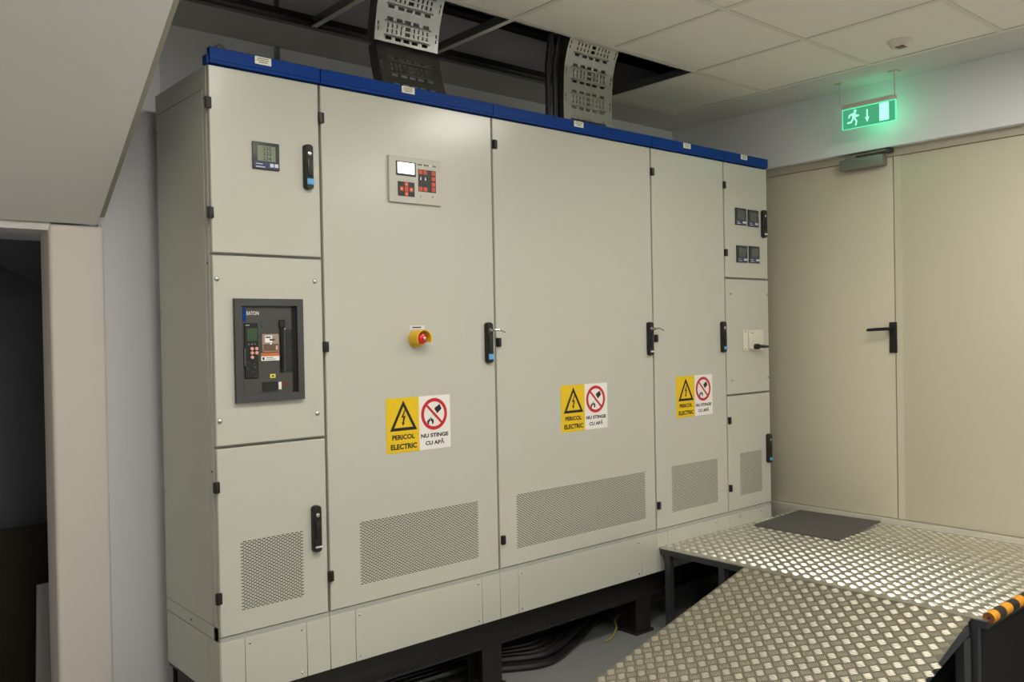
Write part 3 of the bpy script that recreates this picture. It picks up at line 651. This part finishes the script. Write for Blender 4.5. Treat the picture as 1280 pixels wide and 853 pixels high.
# ------------------------------------------------------------------ cable trays rising out of the cabinet roofs
def tray(name, prof, x0, wd, label, m_low, cuts=None):
    """perforated sheet swept along prof [(y,z)] (nearest face to the room), with side flanges away from the room"""
    mb = MB(); pts = [Vector((0, p[0], p[1])) for p in prof]
    L = [0.0]
    for a, b in zip(pts, pts[1:]): L.append(L[-1] + (b-a).length)
    def at(s):
        s = max(0, min(s, L[-1]-1e-6)); k = max(i for i in range(len(L)) if L[i] <= s)
        k = min(k, len(pts)-2); t = (s-L[k])/(L[k+1]-L[k]); return pts[k].lerp(pts[k+1], t)
    m = m_low
    # rows: alternately a row of five wide slots with a raised rib, and rows of short upright slots
    s = 0.004; V = []; F = []
    def q(p): o = len(V); V.extend(p); F.append((o,o+1,o+2,o+3))
    def P(x, s_): a = at(s_); return (x0+x, a.y, a.z)
    def strip(s0, s1, holes):
        xl = 0.0
        for a, b in holes:
            q([P(xl,s0), P(a,s0), P(a,s1), P(xl,s1)]); xl = b
        q([P(xl,s0), P(wd,s0), P(wd,s1), P(xl,s1)])
    W5 = [(wd*f-0.0140, wd*f+0.0140) for f in (0.21, 0.36, 0.49, 0.62, 0.78)]
    W9 = [(wd*f-0.0036, wd*f+0.0036) for f in (0.19, 0.26, 0.33, 0.40, 0.60, 0.67, 0.74, 0.81)] + [(wd*0.5-0.012, wd*0.5+0.012)]
    W9.sort()
    E = [(0.010, 0.016)]; ER = [(wd-0.016, wd-0.010)]
    cur = 0.0; k = 0; ribs = []
    while cur < L[-1]-0.075:
        strip(cur, cur+0.010, []); cur += 0.010
        strip(cur, cur+0.012, W5); ribs.append(cur+0.015); cur += 0.012
        strip(cur, cur+0.014, []); cur += 0.014
        strip(cur, cur+0.014, E+W9+ER); cur += 0.014
        strip(cur, cur+0.007, []); cur += 0.007
        strip(cur, cur+0.014, E+W9+ER); cur += 0.014
        strip(cur, cur+0.012, []); cur += 0.012
        strip(cur, cur+0.012, W5); ribs.append(cur-0.004); cur += 0.012
        strip(cur, cur+0.022, []); cur += 0.022
    strip(cur, L[-1], [])
    mb.poly(V, F, m)
    t = mb.build(name, origin=(x0+wd/2, prof[0][0], prof[0][1])); tag(t, label, 'cable tray', 'cable trays above the cabinets')
    rb = MB()
    for r in ribs:
        a = at(r); b = at(r+0.004); d = (b-a).normalized(); n = Vector((0, -d.z, d.y))
        if n.y > 0: n = -n
        rb.tube([Vector((x0+wd*0.14, a.y, a.z)), Vector((x0+wd*0.14+0.006, a.y, a.z))+n*0.004, Vector((x0+wd*0.86-0.006, a.y, a.z))+n*0.004, Vector((x0+wd*0.86, a.y, a.z))], 0.0035, m, 6)
    rb.build('stiffening_rib', t)
    for sx in (0.0, wd):
        fl = MB(); N = 26; rows = []
        for i in range(N+1):
            a = at(L[-1]*i/N); b = at(min(L[-1], L[-1]*i/N+0.004)); c = at(max(0, L[-1]*i/N-0.004)); d = (b-c).normalized(); n = Vector((0, -d.z, d.y))
            if n.y < 0: n = -n
            rows.append((Vector((x0+sx, a.y, a.z)), Vector((x0+sx, a.y, a.z))+n*0.055))
        Pp = [p for r in rows for p in r]
        fl.poly(Pp, [(2*i, 2*i+1, 2*i+3, 2*i+2) for i in range(N)], m)
        fl.build('tray_flange', t)
    return t
def bend(y0, z0, segs):
    """profile from (length, angle in degrees from vertical, + leans to the room)"""
    pr = [(y0, z0)]; y, z = y0, z0
    for l, a in segs:
        y -= l*math.sin(math.radians(a)); z += l*math.cos(math.radians(a)); pr.append((y, z))
    return pr
t1 = tray('cable_tray', bend(0.045, ZT+0.002, [(0.05,-26),(0.05,-24),(0.05,-20),(0.06,-16),(0.06,-12)]), 0.715, 0.298, 'lower dark perforated cable tray rising from the keypad cabinet', GALVDK)  # dark void it reflects is put into this tray's colour
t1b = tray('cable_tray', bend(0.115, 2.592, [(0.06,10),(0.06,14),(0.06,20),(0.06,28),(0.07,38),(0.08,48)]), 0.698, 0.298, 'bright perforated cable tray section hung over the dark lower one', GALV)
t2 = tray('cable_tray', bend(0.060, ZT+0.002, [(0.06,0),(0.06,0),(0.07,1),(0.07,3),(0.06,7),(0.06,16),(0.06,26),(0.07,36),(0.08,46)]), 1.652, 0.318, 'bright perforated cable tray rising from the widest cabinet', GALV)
cg = 'black cables climbing beside the tray'
for k in range(4):
    x = 1.575 + 0.021*k; y = 0.085 + 0.012*(k % 2)
    mb = MB(); mb.tube([(x, y, ZT+0.002), (x+0.002, y, 2.5), (x+0.006, y+0.004, 2.65), (x+0.010+0.004*k, y-0.02, 2.80), (x+0.015+0.004*k, y-0.12, 2.95), (x+0.02, y-0.35, 3.05)], 0.0105, CABLE, 8)
    tag(mb.build('riser_cable', origin=(x, y, ZT+0.002)), 'thick black cable climbing at the edge of the middle cable tray', 'cable', cg)
# conduit on the back wall, lifting eye, pipes in the ceiling void
tag(MB().box(0.643, 0.660, 0.832, YW-0.001, 0.02, 3.30, GALV).build('wall_conduit', origin=(0.651, 0.838, 0.02)), 'thin grey upright conduit on the back wall above the keypad cabinet', 'conduit')
mb = MB(); n = 10
mb.tube([(0.066+0.03*math.cos(PI*k/n), 0.06, ZT+0.012+0.074*math.sin(PI*k/n)) for k in range(n+1)], 0.004, GALVDK, 8)
mb.box(0.090, 0.102, 0.052, 0.068, ZT, ZT+0.014, GALVDK); mb.box(0.030, 0.042, 0.052, 0.068, ZT, ZT+0.014, GALVDK)
tag(mb.build('lifting_eye', origin=(0.062, 0.06, ZT)), 'small dark lifting eye on the roof of the narrow breaker cabinet', 'lifting eye')
for y, z, r, lb_ in ((0.76, 3.085, 0.026, 'dark pipe running high along the back wall in the ceiling void'), (0.30, 3.21, 0.035, 'dark pipe crossing just under the concrete slab')):
    tag(MB().tube([(0.10, y, z), (3.39, y, z)], r, STEELBLK, 10).build('pipe', origin=(0.5, y, z)), lb_, 'pipe')
tag(MB().box(1.46, 1.50, 0.20, 0.24, 2.95, 3.32, STEELBLK).box(1.30, 1.66, 0.205, 0.235, 2.92, 2.95, STEELBLK).build('hanger_bracket', origin=(1.48, 0.22, 3.32)), 'dark steel hanger bracket fixed under the concrete slab', 'bracket')

# ------------------------------------------------------------------ tread plate
def tread_bars(P, U, V, lu, lv, rng_skip=None, m=None, hb=0.0022):
    """five-bar tread pattern on the plane P + u*U + v*V, cells turned 45 degrees"""
    N = U.cross(V).normalized()
    if N.z < 0: N = -N
    s = 0.0375; c45 = math.sqrt(0.5); Vv = []; F = []
    n = int((lu+lv)/s)+3
    for i in range(-n, n):
        for j in range(-n, n):
            cu, cv = (i-j)*s*c45, (i+j)*s*c45
            if not (0.012 < cu < lu-0.012 and 0.012 < cv < lv-0.012): continue
            if rng_skip and rng_skip(cu, cv): continue
            odd = (i + j) & 1
            a = (c45, c45) if odd else (c45, -c45)
            b = (-a[1], a[0])
            for k in range(-2, 3):
                o = k*0.0068; Lb = 0.0158 - abs(k)*0.0006; wdt = 0.0023; h = hb
                mu, mv = cu + b[0]*o, cv + b[1]*o
                def pt(t, wv, hh):
                    return P + U*(mu + a[0]*t + b[0]*wv) + V*(mv + a[1]*t + b[1]*wv) + N*hh
                q = len(Vv)
                Vv += [pt(-Lb,0,0), pt(-Lb*0.6,-wdt,0), pt(Lb*0.6,-wdt,0), pt(Lb,0,0), pt(Lb*0.6,wdt,0), pt(-Lb*0.6,wdt,0), pt(-Lb*0.55,0,h), pt(Lb*0.55,0,h)]
                F += [(q,q+1,q+6),(q+1,q+2,q+7,q+6),(q+2,q+3,q+7),(q+3,q+4,q+7),(q+4,q+5,q+6,q+7),(q+5,q,q+6)]
    mb = MB(); mb.poly(Vv, F, m or ALUBAR, True)
    return mb
XP0, YP1 = 2.186, -1.503
pf = thing('platform', (2.8, -0.75, 0), 'raised aluminium tread plate platform on grey steel legs before the door', 'platform')
MB().box(XP0, 3.438, YP1, -0.003, PLZ-0.005, PLZ, ALU).build('tread_plate', pf)
tb = tread_bars(Vector((XP0, YP1, PLZ)), Vector((1,0,0)), Vector((0,1,0)), 3.438-XP0, -0.003-YP1).build('tread_bars', pf); tb['kind'] = 'stuff'
fz1, fz0 = PLZ-0.0055, PLZ-0.032
MB().box(XP0+0.003, XP0+0.033, YP1+0.004, -0.006, fz0, fz1, STEELGRY).build('edge_beam', pf)
MB().box(XP0+0.033, 3.43, YP1+0.004, YP1+0.034, fz0, fz1, STEELGRY).build('edge_beam', pf)
MB().box(XP0+0.033, 3.43, -0.036, -0.006, fz0, fz1, STEELGRY).build('edge_beam', pf)
MB().box(3.40, 3.43, YP1+0.034, -0.036, fz0, fz1, STEELGRY).build('edge_beam', pf)
for x, y in ((XP0+0.004, -0.062), (XP0+0.004, -0.375), (XP0+0.004, YP1+0.036), (2.70, YP1+0.006), (3.38, YP1+0.036), (2.70, -0.066), (3.38, -0.066)):
    MB().box(x, x+0.030, y, y+0.030, 0.006, fz0, STEELGRY).box(x-0.02, x+0.05, y-0.012, y+0.042, 0.0, 0.006, STEELGRY).build('leg', pf)
MB().box(XP0+0.05, 3.42, YP1+0.040, YP1+0.046, 0.004, fz0, BLACKM).build('shade_sheet', pf)  # black sheet added to darken the space under the platform
# amber and black corner guard along the platform's open edge
gg = MB()
yg, zg, rg = YP1+0.004, PLZ+0.004, 0.021
x = 2.205; k = 0
prof = [(yg+rg*math.cos(a)*1.0, zg+rg*math.sin(a)) for a in [PI*2*t/14 for t in range(14)]]
gd = None
while x < 3.40:
    xe = x + (0.052 if k == 0 else 0.062)
    m = GRDY if k % 2 == 0 else GRDK
    mb = MB(); P = [(x, p[0], p[1]) for p in prof] + [(xe, p[0], p[1]) for p in prof]; n = 14
    mb.poly(P, [(i, (i+1)%n, n+(i+1)%n, n+i) for i in range(n)], m, True)
    if k == 0:
        mb.poly([(x, p[0], p[1]) for p in prof], [tuple(range(n))], GRDEND); mb.lathe([(0.006,0.0),(0.0,0.001)], (x-0.0005, yg, zg), '-x', INK, 8)
        gd = mb.build('edge_guard', pf); gd['label'] = 'amber and black foam edge guard'
    else: mb.build('guard_stripe', gd)
    x = xe; k += 1
# ramp
rp = thing('ramp', (1.5, -0.96, 0), 'sloping aluminium tread plate ramp leading up to the platform', 'ramp')
xT, zT, xB, zB = 2.190, PLZ-0.0015, 0.63, 0.008
yL0, yR0, yR1 = -0.487, -1.447, -1.490
top = [Vector((xT, yL0, zT)), Vector((xT, yR0, zT)), Vector((xB, yR1-0.03, zB)), Vector((xB, yL0, zB))]
dn = Vector((0,0,-0.005))
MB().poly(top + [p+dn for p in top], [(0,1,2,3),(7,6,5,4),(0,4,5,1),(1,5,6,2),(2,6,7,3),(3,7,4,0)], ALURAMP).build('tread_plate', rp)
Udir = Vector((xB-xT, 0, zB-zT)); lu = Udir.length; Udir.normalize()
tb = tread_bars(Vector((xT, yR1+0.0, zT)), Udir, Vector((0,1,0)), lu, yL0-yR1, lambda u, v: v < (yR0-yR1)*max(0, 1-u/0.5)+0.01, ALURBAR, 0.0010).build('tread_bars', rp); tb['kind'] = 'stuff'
for y in (yL0-0.018, -0.96, yR0+0.006):
    MB().obox((xT-0.045, y, zT-0.0345), (xB+0.12, y, zB+0.0085), 0.03, 0.028, STEELGRY).build('side_beam', rp)
for x, y in ((2.10, yR0+0.006), (2.10, yL0-0.018), (1.55, yR0+0.006), (1.55, yL0-0.018)):
    zt_ = zT - (xT-x)*0.2478 - 0.04
    MB().box(x, x+0.055, y-0.015, y+0.015, 0.0, zt_, STEELGRY).build('leg', rp)
# mat
mm = MB(); q = [(2.897,-0.062),(2.905,-0.545),(3.432,-0.492),(3.402,-0.030)]
mm.poly([(p[0],p[1],PLZ+0.0018) for p in q]+[(p[0],p[1],PLZ+0.009) for p in q], [(0,1,2,3),(7,6,5,4),(0,4,5,1),(1,5,6,2),(2,6,7,3),(3,7,4,0)], MATR)
tag(mm.build('door_mat', origin=(3.16, -0.28, PLZ)), 'dark grey ribbed mat on the platform before the door', 'mat')

# ------------------------------------------------------------------ cables on the floor under the switchgear
def spline(pts, n=10):
    out = []; P = [Vector(p) for p in pts]; P = [P[0]] + P + [P[-1]]
    for i in range(1, len(P)-2):
        for k in range(n):
            t = k/n; a, b, c, d = P[i-1], P[i], P[i+1], P[i+2]
            out.append(0.5*((2*b) + (c-a)*t + (2*a-5*b+4*c-d)*t*t + (3*b-a-3*c+d)*t**3))
    out.append(P[-2]); return out
for k in range(8):
    r = 0.017; row = k // 4; col = k % 4
    yo = 0.0365*col + 0.017*row; zo = r + 0.033*row
    pts = [(0.20, 0.17+yo, zo), (0.75, 0.15+yo, zo), (1.00, 0.138+yo, zo), (1.20, 0.132+yo, zo), (1.45, 0.025+yo, zo+0.004*col), (1.70, 0.10+yo, zo+0.008), (1.95, 0.205+yo, zo+0.03), (2.15, 0.225+yo, 0.085+zo*0.9)]
    o = MB().tube(spline(pts), r, CABLE, 8).build('power_cable', origin=(1.3, 0.1, 0))
    tag(o, 'thick black power cable sagging across the floor under the cabinets', 'cable', 'black power cables under the cabinets')
o = MB().tube(spline([(1.84, 0.045, 0.006), (1.90, 0.055, 0.010), (1.97, 0.09, 0.03), (2.08, 0.17, 0.05), (2.5, 0.20, 0.05)]), 0.004, EARTH, 6).build('earth_wire', origin=(1.9, 0.06, 0))
tag(o, 'thin yellow earth wire lying beside the black power cables', 'wire')

# ------------------------------------------------------------------ exit sign and smoke detector
XE = 3.255; Y0, Y1 = -0.406, -0.693
ts = thing('exit_sign', (XE, (Y0+Y1)/2, H), 'green lit emergency exit sign hanging above the door', 'exit sign')
MB().box(XE-0.016, XE+0.016, Y1, Y0, 2.599, 2.621, PINKH, 0.003).build('housing', ts)
for y in (Y0+0.018-0.006, Y1+0.006):
    MB().tube([(XE, y, 2.62), (XE, y, H-0.004)], 0.0035, PINKH, 8).box(XE-0.02, XE+0.02, y-0.022, y+0.022, H-0.007, H-0.0005, PINKH).build('suspension_rod', ts)
gp = MB().box(XE-0.003, XE+0.003, Y1, Y0, 2.492, 2.5985, GPANEL).build('light_panel', ts)
e = 0.0035
MB().box(XE-0.0035, XE+0.0035, Y1, Y0, 2.5945, 2.5985, GEDGE).box(XE-0.0035, XE+0.0035, Y1, Y1+e, 2.492, 2.5945, GEDGE).box(XE-0.0035, XE+0.0035, Y0-e, Y0, 2.492, 2.5945, GEDGE).box(XE-0.0032, XE+0.0032, Y1+e, Y0-e, 2.492, 2.4935, GEDGE).build('lit_edge', gp)
def gpoly(name, polys):
    mb = MB()
    for p in polys:
        for x in (XE-0.0036, XE+0.0036): mb.poly([(x, a, b) for a, b in p], [tuple(range(len(p)))], GPICT)
    mb.build(name, gp)
yc, zc = Y0-0.062, 2.547                                 # runner; +y is the reader's left
def yz(l): return [(yc - a, zc + b) for a, b in l]
hd = [(0.010+0.008*math.cos(2*PI*k/10), 0.033+0.008*math.sin(2*PI*k/10)) for k in range(10)]
gpoly('runner', [yz(hd), yz([(-0.006,0.024),(0.010,0.024),(0.012,-0.006),(-0.006,-0.006)]), yz([(-0.006,0.024),(-0.024,0.018),(-0.028,0.002),(-0.021,0.002),(-0.018,0.012),(-0.006,0.014)]),
    yz([(0.010,0.022),(0.020,0.010),(0.030,0.012),(0.030,0.004),(0.017,0.001),(0.010,0.010)]), yz([(-0.006,-0.004),(0.002,-0.006),(-0.010,-0.026),(-0.034,-0.026),(-0.034,-0.018),(-0.014,-0.018)]),
    yz([(0.004,-0.006),(0.012,-0.006),(0.022,-0.020),(0.016,-0.042),(0.008,-0.040),(0.013,-0.022)])])
ya = Y0-0.137
gpoly('arrow', [[(ya+0.004,2.576),(ya-0.004,2.576),(ya-0.004,2.535),(ya+0.004,2.535)], [(ya+0.011,2.537),(ya,2.512),(ya-0.011,2.537)]])
gpoly('doorway', [[(Y0-0.202,2.592),(Y0-0.252,2.592),(Y0-0.252,2.503),(Y0-0.202,2.503)]])
ld = bpy.data.lights.new('exit_lamp', 'POINT'); ld.energy = 0.38; ld.color = (0.10, 1.0, 0.45); ld.shadow_soft_size = 0.04
lo_ = bpy.data.objects.new('exit_lamp', ld); COL.objects.link(lo_); lo_.parent = ts; lo_.location = Vector((XE+0.05, (Y0+Y1)/2, 2.56)) - ts.location
sd = thing('smoke_detector', (2.83, -0.917, H), 'small white detector on the ceiling tile near the exit sign', 'detector')
MB().lathe([(0.055,0.0),(0.055,0.008),(0.048,0.013),(0.042,0.026),(0.034,0.032),(0.0,0.033)], (2.83, -0.917, H+0.004), '-z', DETW, 24).build('housing', sd)
MB().box(2.80, 2.842, -0.945, -0.905, H-0.030, H-0.026, DETD, 0.002).build('sensor_window', sd)

for o in SC.objects:
    if '_o' in o: del o['_o']
